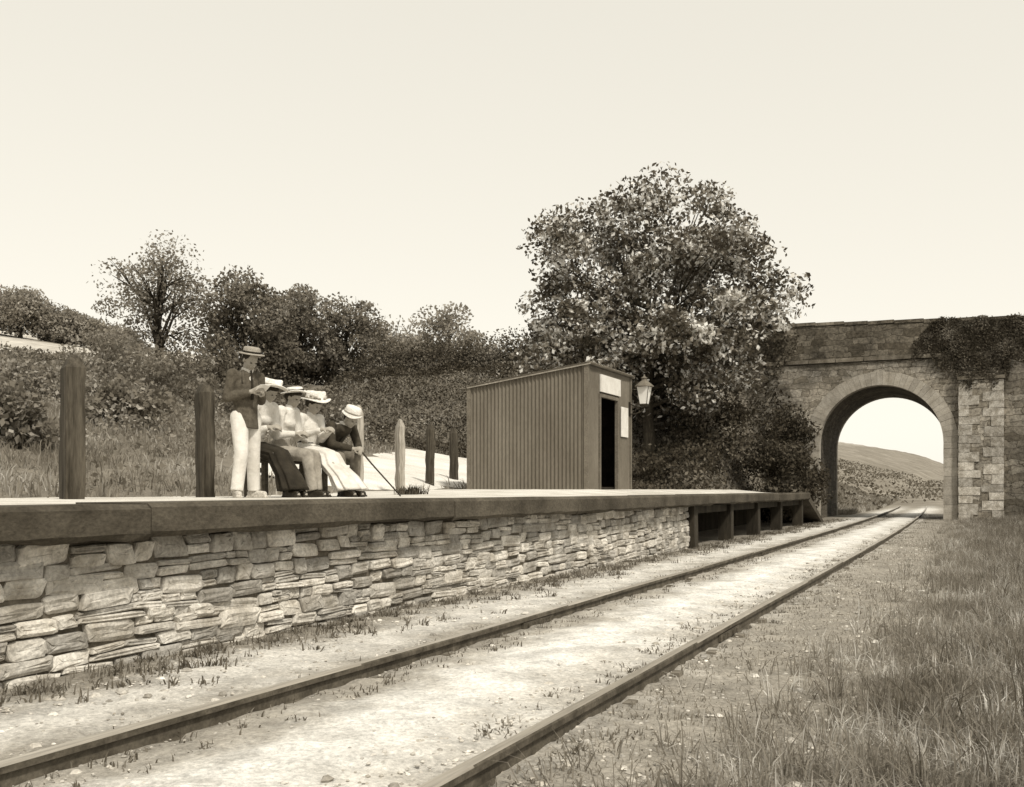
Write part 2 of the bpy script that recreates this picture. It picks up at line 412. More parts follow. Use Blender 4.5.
# ------------------------------------------------------------------ track
track=empty('railway_track',(0,0,0),'single line of rusty rails bedded in pale ballast','railway track')
def cx(u): return -2.27-.0004*max(0,u-15)**2
for sd in (-.7175,.7175):
    a=Acc(); prof=[(-.055,0),(-.055,.012),(-.012,.03),(-.01,.088),(-.034,.096),(-.034,.122),(-.028,.13),(.028,.13),(.034,.122),(.034,.096),(.01,.088),(.012,.03),(.055,.012),(.055,0)]
    rings=[]
    for y in np.r_[np.arange(-6,66,1.5)]:
        rings.append([(cx(y)+sd+px*.85,y,pz*.92-.025+.004*math.sin(y*.9+sd)) for px,pz in prof])
    a.loft(rings)
    for k,f in enumerate(a.f):
        if len(f)==4:
            zz=[a.v[q][2] for q in f]
            if min(zz)>.084: a.mi[k]=1
    obj('rail',a.mesh('rail',[M_rail,M_railtop]),parent=track)
for k in range(64):
    y=-2+k*.82
    a=Acc(); w=random.uniform(.11,.13)
    a.box((-1.2,-w,-.12),(1.2,w,.0),jit=.008)
    for sd in (-.7175,.7175):
        for q in (-1,1): a.box((sd+q*.07-.026,-.045,-.01),(sd+q*.07+.026,.045,.055),jit=.003)
    obj('sleeper',a.mesh('sleeper',[M_sleeper]),(cx(y),y,float(H(-2.9,y))-.055+random.uniform(-.012,.012)),parent=track)
for sd in (-.7175,.7175):
    for y in (6.9,15.9,25):
      for q in (-1,1):
        a=Acc()
        a.box((sd+q*.02-.009,-.28,.008),(sd+q*.02+.009,.28,.054))
        for t in (-.2,-.08,.08,.2): a.box((sd+q*.031-.007,t-.014,.018),(sd+q*.031+.007,t+.014,.044))
        obj('fishplate',a.mesh('fishplate',[M_rail]),(cx(y),y,0),parent=track)
a=Acc()
for k in range(11000):
    t=random.random()
    u=1.0+20*t*t+random.uniform(0,1.5)
    v=random.choice([random.gauss(-1.0,.45),random.gauss(-.3,.8),random.gauss(-3.3,.3),random.gauss(-1.8,.15),random.gauss(-4.1,.2),random.gauss(-.8,.5)])
    if v<-4.45 or v>1.5: continue
    r=random.uniform(.003,.012)*(2.8 if random.random()<.07 else 1)
    z=float(H(v,u))
    rr=[]; pj=random.uniform(0,6)
    for zz,s in ((-.5,.7),(.1,1),(.7,.55)):
        rr.append([(v+r*s*math.cos(q*1.2566+pj)*random.uniform(.7,1.3),u+r*s*math.sin(q*1.2566+pj)*random.uniform(.7,1.4),z+r*zz*.7) for q in range(5)])
    a.loft(rr,True,False,True)
obj('gravel',a.mesh('gravel',[M_pebble]),kind='stuff',label='loose ballast stones beside the rails',category='gravel')
# ------------------------------------------------------------------ grass
def scat(n,v0,v1,u0,u1,pw=1.0,keep=None):
    v=rng.uniform(v0,v1,n); u=u0+(u1-u0)*rng.uniform(0,1,n)**pw
    if keep is not None:
        k=keep(v,u); v=v[k]; u=u[k]
    return np.stack([v,u,H(v,u)-.01],1)
def clump(th,f): return lambda v,u: nz(v*1.0,u*1.0,f)+rng.normal(0,.25,len(v))>th
C=scat(15000,-1.35,3.0,1.9,38,2.0,lambda v,u:(nz(v,u,2.2)*.6+rng.normal(0,.3,len(v))+(v+.45+.35*ss(8,3.5,u))*1.1>0))
P,o_=clumped(C,24,.07)
obj('grass',grassmesh('grass',P,.04,.22,.0032,M_grass,1.35,o_),kind='stuff',label='long dry grass on the trackside bank',category='grass')
C=scat(3000,-.6,2.6,2.2,38,2.0,lambda v,u:(nz(v,u,3.1)*.9+rng.normal(0,.3,len(v))+(v+.3*ss(7,3.5,u))*.8>.35))
P,o_=clumped(C,24,.06)
obj('grass',grassmesh('grass',P,.1,.34,.0035,M_weed,1.1,o_),kind='stuff',label='taller grass tussocks on the trackside bank',category='grass')
P=scat(90000,-1.5,3,1.5,40,1.8,clump(-.35,2.6))
obj('grass',grassmesh('grass',P,.015,.06,.0035,M_grassd,1.4),kind='stuff',label='short grass growing through the ballast',category='grass')
C=scat(3200,-4.48,-3.5,.5,36,1.4,lambda v,u:(nz(v,u,3.)+rng.normal(0,.3,len(v))-(v+4.2)*1.3>-.1))
P,o_=clumped(C,18,.05)
P=P[P[:,0]>-4.5][:]
obj('weeds',grassmesh('weeds',P,.015,.09,.005,M_weed,1.3),kind='stuff',label='weeds along the foot of the stone wall',category='weeds')
C=scat(3200,-3.5,-1.1,2,45,1.4,lambda v,u:((abs(abs(v+2.27)-.7)<.32)&(nz(v,u,2.)>-.15)))
P,o_=clumped(C,16,.05)
obj('weeds',grassmesh('weeds',P,.01,.055,.004,M_weed,1.3),kind='stuff',label='small weeds beside the rails',category='weeds')
def notpath(v,u):
    c=np.interp(u,[p[1] for p in PC],[p[0] for p in PC]); return ~((abs(v-c)<1.8)&(u>13.5)&(u<28))
C=scat(11000,-34,-9.5,4,34,.9,lambda v,u: notpath(v,u)&(nz(v,u,1.2)+rng.normal(0,.5,len(v))>-.7))
P,o_=clumped(C,16,.16)
obj('grass',grassmesh('grass',P,.06,.36,.010,M_grassd,1.1,o_),kind='stuff',label='rough meadow grass behind the platform',category='grass')
P=np.concatenate([scat(16000,-9,-3.9,43,75,1,lambda v,u:(v<-4.6)|(v>-.8)),scat(12000,-.8,6,43,75,1)])
obj('grass',grassmesh('grass',P,.1,.35,.025,M_grassd,.9),kind='stuff',label='grass in the cutting beyond the bridge',category='grass')
P=scat(26000,-34,3,54,150,1.3,lambda v,u:(nz(v,u,.35)+rng.normal(0,.4,len(v))>.0)&((v<-4.5)|(v>-.5)|(u>66)))
P[:,2]+=rng.uniform(0,1,len(P))*.35
obj('undergrowth',leafmesh('undergrowth',P,.13,M_hedge),kind='stuff',label='scrub dotted over the hillside beyond the arch',category='undergrowth')
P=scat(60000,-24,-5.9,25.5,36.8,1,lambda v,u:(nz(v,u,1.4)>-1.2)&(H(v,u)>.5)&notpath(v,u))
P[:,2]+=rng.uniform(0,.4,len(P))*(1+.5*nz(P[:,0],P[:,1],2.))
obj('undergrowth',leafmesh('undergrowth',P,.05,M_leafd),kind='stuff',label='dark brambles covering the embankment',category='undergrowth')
P=scat(70000,-40,-10.0,8,36,1,lambda v,u:(nz(v,u,.9)>.0)&notpath(v,u))
P[:,2]+=rng.uniform(0,1,len(P))**1.3*(.35+.6*nz(P[:,0],P[:,1],.9))
obj('undergrowth',leafmesh('undergrowth',P,.045,M_bram),kind='stuff',label='brambles scattered over the rough field',category='undergrowth')
# ------------------------------------------------------------------ trees
def crown_pts(rw,ru,rd,zc,ncl,nl,cr,seed,rwy=None,shell=.5,lean=(0,0),sq=1.0):
    g=np.random.default_rng(seed); C=[];
    while len(C)<ncl:
        d=g.normal(size=3); d/=np.linalg.norm(d); r=g.uniform(shell**3,1)**(1/3)
        if sq!=1: d=np.sign(d)*np.abs(d)**sq
        p=np.array([d[0]*rw*r,d[1]*(rwy or rw)*r,d[2]*(ru if d[2]>0 else rd)*r])
        p*=g.uniform(.86,1.04); p[0]+=lean[0]*p[2]; p[2]+=zc; C.append(p)
    C=np.array(C); out=[]
    for c in C:
        k=int(nl*g.uniform(.3,1.6)); d=g.normal(size=(k,3)); d/=np.linalg.norm(d,axis=1,keepdims=True)
        r=cr*g.uniform(.55,1.35)*g.uniform(.3,1.15,k)[:,None]**.6
        out.append(c+d*r*np.array([1.15,1.15,.75]))
    return C,np.concatenate(out)
def tree(v,u,label,h,rw,ru,rd,zc,ncl,nl,cr,ls,mt,seed,tr=.18,group=None,lean=(0,0),shell=.5,zb=None,nlimb=14,asp=.6,sq=1.0):
    z=float(H(v,u))-.1 if zb is None else zb
    root=empty('tree',(v,u,z),label,'tree',group)
    C,P=crown_pts(rw,ru,rd,zc,ncl,nl,cr,seed,shell=shell,lean=lean,sq=sq)
    a=Acc(); g=random.Random(seed)
    fork=max(.8,(zc-rd)*.95)
    a.tube([(0,0,-.3),(.02,.01,.2),(.06,0,fork*.6),(.0,.03,fork),(0,0,zc),(.05,0,zc+ru*.6)],[tr*1.6,tr*1.15,tr,tr*.85,tr*.5,tr*.12],9)
    idx=list(range(len(C))); g.shuffle(idx)
    for k in idx[:nlimb]:
        c=C[k]; s=Vector((0,0,min(fork+g.uniform(0,zc-fork+.3),c[2])));
        mid=s.lerp(Vector(c),.5)+Vector((g.uniform(-.2,.2),g.uniform(-.2,.2),.25))
        a.tube([s,s.lerp(mid,.5),mid,Vector(c)],[tr*.45,tr*.36,tr*.24,tr*.06],6)
        for q in range(3):
            e=Vector(c)+Vector((g.uniform(-1,1),g.uniform(-1,1),g.uniform(-.3,1)))*cr*.9
            a.tube([mid,mid.lerp(e,.5)+Vector((0,0,.08)),e],[tr*.16,tr*.1,tr*.03],5)
    obj('trunk',a.mesh('trunk',[M_bark],True),parent=root)
    obj('crown',leafmesh('crown',P,ls,mt,aspect=asp),parent=root)
    return root
tree(-9.15,29.9,'broad leafy oak with sunlit patches painted on its leaves on the bank beside the hut',8,4.1,4.15,3.4,4.4,270,210,.6,.078,M_leaf,44,.2,shell=.45,nlimb=50,sq=.97)
def vu(px,z):
    k=(px-512)/1000; return (.908*k-.419)*z,(.419*k+.908)*z
def ytree(px,ytop,wpx,z,label,mt,seed,ncl=45,nl=260,ls=.08,fill=1.0,**kw):
    v,u=vu(px,z); zb=float(H(v,u))-.1
    top=(490-ytop)*z/1000+CAMH; h=top-zb; rw=wpx*z/2000
    rh=h*.40*fill
    cr=rw*.3
    return tree(v,u,label,h,rw*.85,rh*.9,rh*.9,h-rh,ncl,nl,cr,ls,mt,seed,tr=.04*rw+.08,zb=zb,**kw)
ytree(158,236,130,41,'tall airy tree with thin see-through foliage',M_leafm,31,58,110,.07,1.0,shell=.3,nlimb=20)
ytree(245,264,110,40,'dense rounded tree at the edge of the field',M_tree2,32,70,200,.08,1.15)
ytree(300,286,95,43,'bushy tree above the hedge',M_bram,33,54,190,.08,1.2)
ytree(346,292,85,44,'bushy tree above the hedge',M_bram,34,46,190,.08,1.2)
ytree(395,316,95,56,'tree behind the hedge, haze painted into its leaves',M_leafhaze,35,46,200,.1,1.2)
ytree(448,303,100,58,'tree behind the hedge, haze painted into its leaves',M_leafhaze,36,50,200,.1,1.2)
ytree(505,332,80,54,'low tree behind the hedge',M_leafhaze,37,44,200,.1,1.2)
ytree(118,326,60,50,'low bushy tree on the hillside',M_leafhaze,38,40,180,.09,1.2)
ytree(20,292,72,110,'round tree on the distant hilltop',M_leafhaze,39,60,200,.17,1.15)
ytree(58,308,66,112,'round tree on the distant hilltop',M_leafhaze,40,50,200,.17,1.2)
ytree(92,316,60,112,'round tree on the distant hilltop',M_leafhaze,42,44,200,.17,1.2)
ytree(-22,298,70,110,'round tree on the distant hilltop',M_leafhaze,41,50,200,.17,1.15)
def hedge(line,ht,wd,n,mt,ls,label,seed,name='hedge',var=1.0):
    g=np.random.default_rng(seed); L=np.array(line,float)
    seg=np.linalg.norm(np.diff(L,axis=0),axis=1); cum=np.r_[0,np.cumsum(seg)]
    t=g.uniform(0,cum[-1],n); X=np.interp(t,cum,L[:,0]); Y=np.interp(t,cum,L[:,1])
    hh=ht*(1+var*(.12*np.sin(t*1.3+seed)+.08*np.sin(t*3.1+1)+.06*np.sin(t*7.3)))
    th=g.uniform(0,math.pi,n); r=g.uniform(.55,1.05,n)
    X+=np.cos(th)*wd*r; Y+=np.cos(th)*wd*.8*r
    Z=H(X,Y)+np.abs(np.sin(th))*hh*r*g.uniform(.2,1,n)**.5
    x0,y0=L[0]; z0=float(H(x0,y0))
    P=np.stack([X-x0,Y-y0,Z-z0],1)
    return obj(name,leafmesh(name,P,ls,mt),(x0,y0,z0),label=label,category='hedge')
hedge([(-8.2,36),(-16,36.2),(-25,36.5),(-36,37)],1.75,.9,60000,M_hedge,.06,'thick dark hedge running along the raised lane',3)
hedge([(-34,22),(-36,32),(-42,40),(-50,44)],.7,1.2,18000,M_bram,.08,'overgrown hedge bordering the rough field',5,var=1.6)
def bush(px,z,w,h,mt,seed,label,n=3000,ls=.06):
    v,u=vu(px,z); zb=float(H(v,u))
    C,P=crown_pts(w/2*.8,h*.6,h*.4,h*.35,14,n//14,w*.2,seed)
    P[:,2]=np.maximum(P[:,2],0)
    return obj('bush',leafmesh('bush',P,ls,mt),(v,u,zb),label=label,category='bush')
bush(14,16,1.6,1.1,M_leafm,51,'pale bush in the rough field')
bush(40,25,2.6,1.0,M_leafm,61,'pale bush in the rough field',3600)
bush(108,30,3.0,2.0,M_leafm,62,'pale bush in the rough field',3600)
bush(125,21,2.0,.9,M_bram,52,'leafy bush in the rough field')
bush(165,27,2.8,2.0,M_leafm,53,'pale bush in the rough field')
bush(225,31,3.4,2.4,M_tree2,63,'dark bush in the rough field',3600)
bush(285,29,3.2,1.6,M_hedge,54,'dark bush in the rough field')
bush(330,31,3.0,1.6,M_bram,55,'leafy bush in the rough field')
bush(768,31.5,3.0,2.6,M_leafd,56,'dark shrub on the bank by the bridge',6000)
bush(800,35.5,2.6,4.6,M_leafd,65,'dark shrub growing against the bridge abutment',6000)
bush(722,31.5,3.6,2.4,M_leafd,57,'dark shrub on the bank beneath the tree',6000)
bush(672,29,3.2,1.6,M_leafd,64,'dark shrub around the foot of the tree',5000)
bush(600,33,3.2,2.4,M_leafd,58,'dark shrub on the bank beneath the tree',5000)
P=np.array([[0,0,0]])+rng.normal(0,.1,(260,3))*np.array([1,1,0])
obj('plant',grassmesh('plant',P,.06,.2,.008,M_leafd,1.0),(-7.6,12.9,G(-7.6,12.9)),label='low dark weed tuft growing on the platform',category='plant')
# ------------------------------------------------------------------ bridge
BU=37.3
br=empty('stone_bridge',(0,BU,0),'old stone road bridge with single round arch over the line','bridge')
xl,xr=-5.05,-.92; R=(xr-xl)/2; xc=(xl+xr)/2; zs_=4.72-R; D=5.3; TOP=5.55
def ptop(x): return 7.0-.034*(x+4)-.12
a=Acc()
a.box((-9.5,0,-.4),(xl,D,TOP)); a.box((xr,0,-.4),(4.5,D,TOP))
n=28; A=[(xc-R*math.cos(math.pi*k/n),zs_+R*math.sin(math.pi*k/n)) for k in range(n+1)]
for k in range(n):
    (x0,z0),(x1,z1)=A[k],A[k+1]
    a.loft([[(x0,0,z0),(x1,0,z1),(x1,0,TOP),(x0,0,TOP)],[(x0,D,z0),(x1,D,z1),(x1,D,TOP),(x0,D,TOP)]],True)
obj('masonry',a.mesh('masonry',[M_bridge]),parent=br,label='coursed rubble masonry body')
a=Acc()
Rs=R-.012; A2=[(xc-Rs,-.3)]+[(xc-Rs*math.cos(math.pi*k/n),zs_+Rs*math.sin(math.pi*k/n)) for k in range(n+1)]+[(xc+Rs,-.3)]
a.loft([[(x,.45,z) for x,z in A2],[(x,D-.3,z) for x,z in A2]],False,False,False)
obj('soffit',a.mesh('soffit',[M_barrel]),parent=br,label='dark underside of the arch')  # soffit masonry in a darker tone than the facade
nvs=37; Ro=R+.46; Ri=R-.015
for face in (0,1):
    a=Acc()
    y0,y1=((-.05,.42),(D-.3,D+.04))[face]
    for k in range(nvs):
        t0=math.pi*(k+.015)/nvs; t1=math.pi*(k+.985)/nvs; ro=Ro+random.uniform(-.012,.012); dy=random.uniform(-.006,.006)
        q=[]
        for t,r in ((t0,Ri),(t1,Ri),(t1,ro),(t0,ro)): q.append((xc-r*math.cos(t),zs_+r*math.sin(t)))
        a.loft([[(x,y0+dy,z) for x,z in q],[(x,y1,z) for x,z in q]],True)
    z=-.3; i=0
    while z<zs_-.05:
        h=min(random.uniform(.26,.36),zs_-z); 
        for sd in (-1,1):
            w=.46+(.06 if (i+(sd>0))%2 else -.03)
            xi=xc+sd*Ri; xo=xc+sd*(R+w); x0,x1=sorted((xi,xo)); a.box((x0,y0+random.uniform(-.006,.006),z+.004),(x1,y1,z+h-.004),jit=.003)
        z+=h; i+=1
    obj('arch_ring',a.mesh('arch_ring',[M_vous]),parent=br,label='paler dressed stone ring around the arch')
for y0,y1 in ((-.02,.38),(D-.38,D+.02)): 
    a=Acc(); a.loft([[(x,y0,TOP+.16),(x,y1,TOP+.16),(x,y1,ptop(x)),(x,y0,ptop(x))] for x in (-13,4.5)])
    obj('parapet',a.mesh('parapet',[M_parapet]),parent=br,label='dark weathered parapet')
for y0,y1 in ((-.08,.42),(D-.42,D+.08)):
    x=-9.5; a=Acc()
    while x<4.5:
        w=random.uniform(.7,1.1); a.box((x+.006,y0,TOP+.02),(min(x+w,4.5)-.006,y1,TOP+.157),jit=.012); x+=w
    obj('string_course',a.mesh('string_course',[M_cope]),parent=br)
for y0,y1 in ((-.05,.41),(D-.41,D+.05)):
    x=-13; a=Acc()
    while x<4.5:
        w=random.uniform(.7,1.2); z0=ptop(x+w/2)+.008; a.box((x+.004,y0,z0),(min(x+w,4.5)-.004,y1,z0+.115),jit=.012); x+=w
    obj('coping',a.mesh('coping',[M_parapet]),parent=br)
a=Acc(); a.box((-13,.38,TOP+.03),(4.5,D-.38,TOP+.12)); obj('roadway',a.mesh('roadway',[M_path]),parent=br)
pil=Acc(); pil.box((-.44,-.2,-.3),(.9,-.001,4.72)); obj('pilaster',pil.mesh('pilaster',[M_bridge]),parent=br,label='buttress with pale dressed corner stones')
for sd in (0,1):
    a=Acc(); z=-.2; i=0
    while z<4.7:
        h=min(random.uniform(.22,.42),4.74-z)
        w=(.64 if (i+sd)%2 else .42)+random.uniform(-.1,.05)
        x0,x1=((-.46,-.46+w),(.92-w,.92))[sd]
        a.box((x0,-.222,z+.006),(x1,-.003,z+h-.006),jit=.012)
        z+=h; i+=1
    obj('quoin',a.mesh('quoin',[M_quoin]),parent=br,label='pale dressed corner stones')
a=Acc(); a.box((-.5,-.27,4.745),(.96,-.004,4.86)); obj('cap_stone',a.mesh('cap_stone',[M_cope]),parent=br)
a=Acc(); a.loft([[(.93,-.02,-.3),(.93,-.02,5.5),(.93,.5,5.5),(.93,.5,-.3)],[(4.6,-2.4,-.3),(4.6,-2.4,3.4),(4.6,-1.9,3.4),(4.6,-1.9,-.3)]],True)
obj('wing_wall',a.mesh('wing_wall',[M_bridge]),parent=br)
g=np.random.default_rng(8); n=60000
X=-1.9+g.uniform(0,1,n)**.85*6.1; Z=g.uniform(3.6,7.1,n)
low=5.5-.85*ss(-1.6,.2,X)+.15*np.sin(X*3)+.16*np.sin(X*7.7)+.1*np.sin(X*17)+g.normal(0,.13,n)
topl=6.9-.034*(X+4)+.08-.8*(1-ss(-1.9,-1.2,X)) + .05*np.sin(X*6)
thin=g.uniform(0,1,n)<.5+.4*ss(low,low+.6,Z)
k=(Z>low)&(Z<topl+g.normal(0,.03,n))&thin; X=X[k];Z=Z[k]
Y=-.07-g.uniform(0,.11,len(X))*(.6+.4*np.sin(X*5+Z*4))-.16*((X>-.5)&(X<1)&(Z<5))
obj('ivy',leafmesh('ivy',np.stack([X,Y,Z],1)-np.array([1,0,6]),.04,M_ivy),(1,BU,6),label='ivy hanging over the bridge parapet',category='plant')
n=3000; X=g.uniform(-7.5,-5.4,n); Z=g.uniform(.3,6.9,n); k=(X<-6.1+.35*np.sin(Z*2.2)+g.normal(0,.12,n)); X=X[k];Z=Z[k]
obj('ivy',leafmesh('ivy',np.stack([X,-.05-g.uniform(0,.25,len(X)),Z],1)-np.array([-6.5,0,3]),.06,M_leafd),(-6.5,BU,3),label='ivy climbing the bridge abutment',category='plant')
# ------------------------------------------------------------------ hut
hz=float(deck(-7.5,18.5))
hut=empty('corrugated_hut',(-6.67,17.85,hz),'small corrugated iron waiting shelter with open doorway on the platform','shelter')
W=2.5; L=2.62; HF=2.38; HB=2.04
def corr(p0,p1,h0,h1,zb=(0,0),pitch=.08,amp=.016):
    a=Acc(); p0=Vector(p0); p1=Vector(p1); d=(p1-p0); ln=d.length; d.normalize(); n=Vector((d.y,-d.x,0))
    K=max(2,int(ln/pitch*8)); bot=[];top=[]
    for k in range(K+1):
        t=k/K; s=ln*t; o=n*amp*math.sin(s/pitch*2*math.pi)
        p=p0+d*s+o; bot.append((p.x,p.y,zb[0]+(zb[1]-zb[0])*t)); top.append((p.x,p.y,h0+(h1-h0)*t))
    a.loft([bot,top],False,False,False); return a
for nm,arg in (('wall',((-W,0,0),(0,0,0),HB,HF)),('wall',((-W,L,0),(0,L,0),HB,HF)),('wall',((-W,0,0),(-W,L,0),HB,HB)),
               ('front_wall',((0,0,0),(0,.7,0),HF,HF)),('front_wall',((0,1.72,0),(0,L,0),HF,HF)),('front_wall',((0,.7,0),(0,1.72,0),HF,HF,(1.82,1.82)))):
    obj(nm,corr(*arg).mesh(nm,[M_iron],True),parent=hut)
for x,y,h in ((0,0,HF),(-W,0,HB),(0,L,HF)):
    a=Acc(); a.box((x-.05,y-.035,0),(x+.035,y+.04,h-.01))
    obj('corner_trim',a.mesh('corner_trim',[M_trim]),parent=hut)
a=Acc(); a.box((-.03,.64,0),(.04,.7,1.88)); a.box((-.03,1.72,0),(.04,1.78,1.88)); a.box((-.032,.7,1.82),(.038,1.72,1.885))
obj('door_frame',a.mesh('door_frame',[M_trim]),parent=hut)
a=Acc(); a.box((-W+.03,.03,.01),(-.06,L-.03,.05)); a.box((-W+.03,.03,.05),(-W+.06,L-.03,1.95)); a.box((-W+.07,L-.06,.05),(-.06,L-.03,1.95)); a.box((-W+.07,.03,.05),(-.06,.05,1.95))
obj('lining',a.mesh('lining',[M_in]),parent=hut)  # near-black colour puts the interior shade behind the doorway into the lining
a=Acc(); a.box((-W+.07,.3,.42),(-W+.45,L-.3,.46)); 
obj('inner_seat',a.mesh('inner_seat',[M_bench]),parent=hut)
a=Acc(); rr0=[];rr1=[]; K=180; y0,y1=-.08,L+.08; sl=(HF-HB)/W
for k in range(K+1):
    y=y0+(y1-y0)*k/K; o=.01*math.sin(y/.09*2*math.pi)
    rr0.append((-W-.05,y,HB-.05*sl+.028+o)); rr1.append((.1,y,HF+.1*sl+.028+o))
a.loft([rr0,rr1],False,False,False); obj('roof',a.mesh('roof',[M_roof],True),parent=hut)
for y in (-.06,L+.045):
    a=Acc()
    a.loft([[(-W-.04,y,HB-.04*sl-.015),(-W-.04,y+.015,HB-.04*sl-.015),(-W-.04,y+.015,HB-.04*sl+.014),(-W-.04,y,HB-.04*sl+.014)],[(.09,y,HF+.09*sl-.015),(.09,y+.015,HF+.09*sl-.015),(.09,y+.015,HF+.09*sl+.014),(.09,y,HF+.09*sl+.014)]])
    obj('barge_board',a.mesh('barge_board',[M_roof]),parent=hut)
a=Acc(); a.box((.022,.66,1.92),(.055,1.85,2.26)); obj('sign_board',a.mesh('sign_board',[M_white]),parent=hut,label='small white name board above the doorway')
a=Acc(); a.box((.021,1.95,1.1),(.036,2.4,1.72)); obj('notice',a.mesh('notice',[M_white]),parent=hut,label='pale paper notice pinned beside the doorway')
lx,ly=-6.36,20.5
lamp=empty('station_lamp',(lx,ly,2.85),'glazed lantern on an iron bracket fixed to the hut','lamp'); lamp.scale=(.86,.86,.86)
def lathe(prof,n=16,square=False):
    a=Acc(); a.loft([[(r*math.cos(2*math.pi*(k+.5)/n),r*math.sin(2*math.pi*(k+.5)/n),z) for k in range(n)] for r,z in prof]); return a
obj('glass',lathe([(.12,0),(.21,.42)],4).mesh('glass',[mat('opal glass',.78,.88,3,.2,0,fine=.03)]),parent=lamp)
a=Acc()
for k in range(4):
    t=math.pi/4+k*math.pi/2; a.tube([(.125*math.cos(t),.125*math.sin(t),-.01),(.218*math.cos(t),.218*math.sin(t),.43)],.008,6)
a.loft([[(r*math.cos(2*math.pi*(k+.5)/4),r*math.sin(2*math.pi*(k+.5)/4),z) for k in range(4)] for r,z in ((.11,-.06),(.14,-.03),(.14,0))])
obj('frame',a.mesh('frame',[M_timber]),parent=lamp)
a=lathe([(.24,.425),(.23,.45),(.1,.56),(.07,.58),(.07,.63),(.09,.64),(.03,.68),(.015,.73)],8)
obj('cap',a.mesh('cap',[M_trim]),parent=lamp)
a=Acc(); a.tube([(-.34,-.1,-.25),(-.2,-.06,-.24),(-.03,0,-.16),(0,0,-.05)],.016,6); a.tube([(-.34,-.1,0),(-.2,-.06,-.06),(-.02,0,-.1)],.012,6); a.box((-.36,-.15,-.3),(-.325,-.05,.05))
obj('bracket',a.mesh('bracket',[M_timber]),parent=lamp)
# ------------------------------------------------------------------ fence posts
def post(v,u,h,w,mt,label,tilt=0):
    root_z=G(v,u)-.05
    a=Acc(); d=w*.55; rings=[]
    for k in range(9):
        z=h*k/8-.04; j=lambda: random.uniform(-.012,.012)
        rings.append([(-d/2+j(),-w/2+j(),z),(0+j()*.5,-w/2-.008,z),(d/2+j(),-w/2+j(),z),(d/2+.006,j(),z),(d/2+j(),w/2+j(),z),(j()*.5,w/2+.008,z),(-d/2+j(),w/2+j(),z),(-d/2-.006,j(),z)])
    top=[]
    for (x,y,z) in rings[-1]: top.append((x*.55,y*.62,h+.035+random.uniform(0,.05)-abs(y)*.12))
    rings.append(top); rings.append([(x*.4,y*.35+w*.04,h+.085+random.uniform(0,.02)) for x,y,z in top])
    a.loft(rings)
    obj('fence_post',a.mesh('fence_post',[mt]),(v,u,root_z),label=label,category='post',group='posts along the back of the platform',rot=(tilt,tilt*.5,math.radians(58)))
post(-8.1,7.16,1.38,.33,M_post,'stout dark upright sleeper post behind the platform',.01)
post(-8.5,9.5,1.36,.29,M_post,'stout dark upright sleeper post behind the bench',-.01)
post(*vu(358,15.2),1.32,.19,M_postlight,'bleached pale wooden post behind the seated man',.0)
post(*vu(400,17.6),1.22,.18,M_postlight,'bleached pale wooden post beside the path',.0)
post(*vu(430,20.5),1.25,.2,M_post,'dark wooden post beside the path',.01)
post(*vu(454,22.8),1.18,.2,M_post,'dark wooden post near the hut',-.01)
# ------------------------------------------------------------------ bench
bz=.93
bench=empty('bench',(-7.92,10.5,bz),'plain wooden platform bench occupied by seated people','bench')
for x0,x1 in ((-.2,-.02),(0,.18)):
    a=Acc(); a.box((x0,-.9,.43),(x1,1.0,.47)); obj('slat',a.mesh('slat',[M_bench]),parent=bench)
for y in (-.75,0,.85):
    a=Acc(); a.box((-.17,y-.03,0),(-.11,y+.03,.428)); a.box((.09,y-.03,0),(.15,y+.03,.428)); a.box((-.109,y-.02,.3),(.089,y+.02,.36)); obj('leg',a.mesh('leg',[M_bench]),parent=bench)
# ------------------------------------------------------------------ people
def hand(a,w,d,nrm,side,curl=35,sc=1.0):
    w=Vector(w); d=Vector(d).normalized(); nrm=Vector(nrm); nrm=(nrm-d*nrm.dot(d)).normalized(); s=d.cross(nrm)*side
    a.cap(w,w+d*.075*sc,.026*sc,.034*sc,side=nrm,fs=.5)
    for i,(o,l) in enumerate(((-.03,.068),(-.010,.080),(.010,.074),(.029,.058))):
        p=w+d*.085*sc+s*o*sc; ang=math.radians(curl*.6)
        for q,fr in enumerate((.45,.32,.23)):
            dd=d*math.cos(ang)+nrm*math.sin(ang); p2=p+dd*l*fr*sc*1.15
            a.cap(p,p2,(.0095-.0008*q)*sc,(.0088-.0008*q)*sc,n=8); p=p2; ang+=math.radians(curl)
    p=w+d*.025*sc-s*.028*sc
    p2=p+(d*.6-s*.7+nrm*.35).normalized()*.035*sc; p3=p2+(d*.9-s*.15+nrm*.5).normalized()*.03*sc
    a.cap(p,p2,.013*sc,.011*sc,n=8); a.cap(p2,p3,.011*sc,.009*sc,n=8)
def headparts(a,Mh):
    a.ell((-.01,0,.035),(.097,.077,.092),Mh); a.ell((.03,0,-.03),(.062,.06,.072),Mh)
    a.ell((.045,0,-.078),(.036,.036,.03),Mh)
    a.ell((.082,0,.022),(.014,.052,.01),Mh)
    a.cap(Mh@Vector((.088,0,.012)),Mh@Vector((.108,0,-.022)),.008,.013,n=8)
    for s in (-1,1):
        a.ell((-.005,s*.078,-.005),(.018,.008,.03),Mh); a.ell((.066,s*.034,-.02),(.02,.02,.018),Mh)
    a.ell((.086,0,-.047),(.01,.024,.006),Mh); a.ell((.083,0,-.058),(.01,.02,.006),Mh)
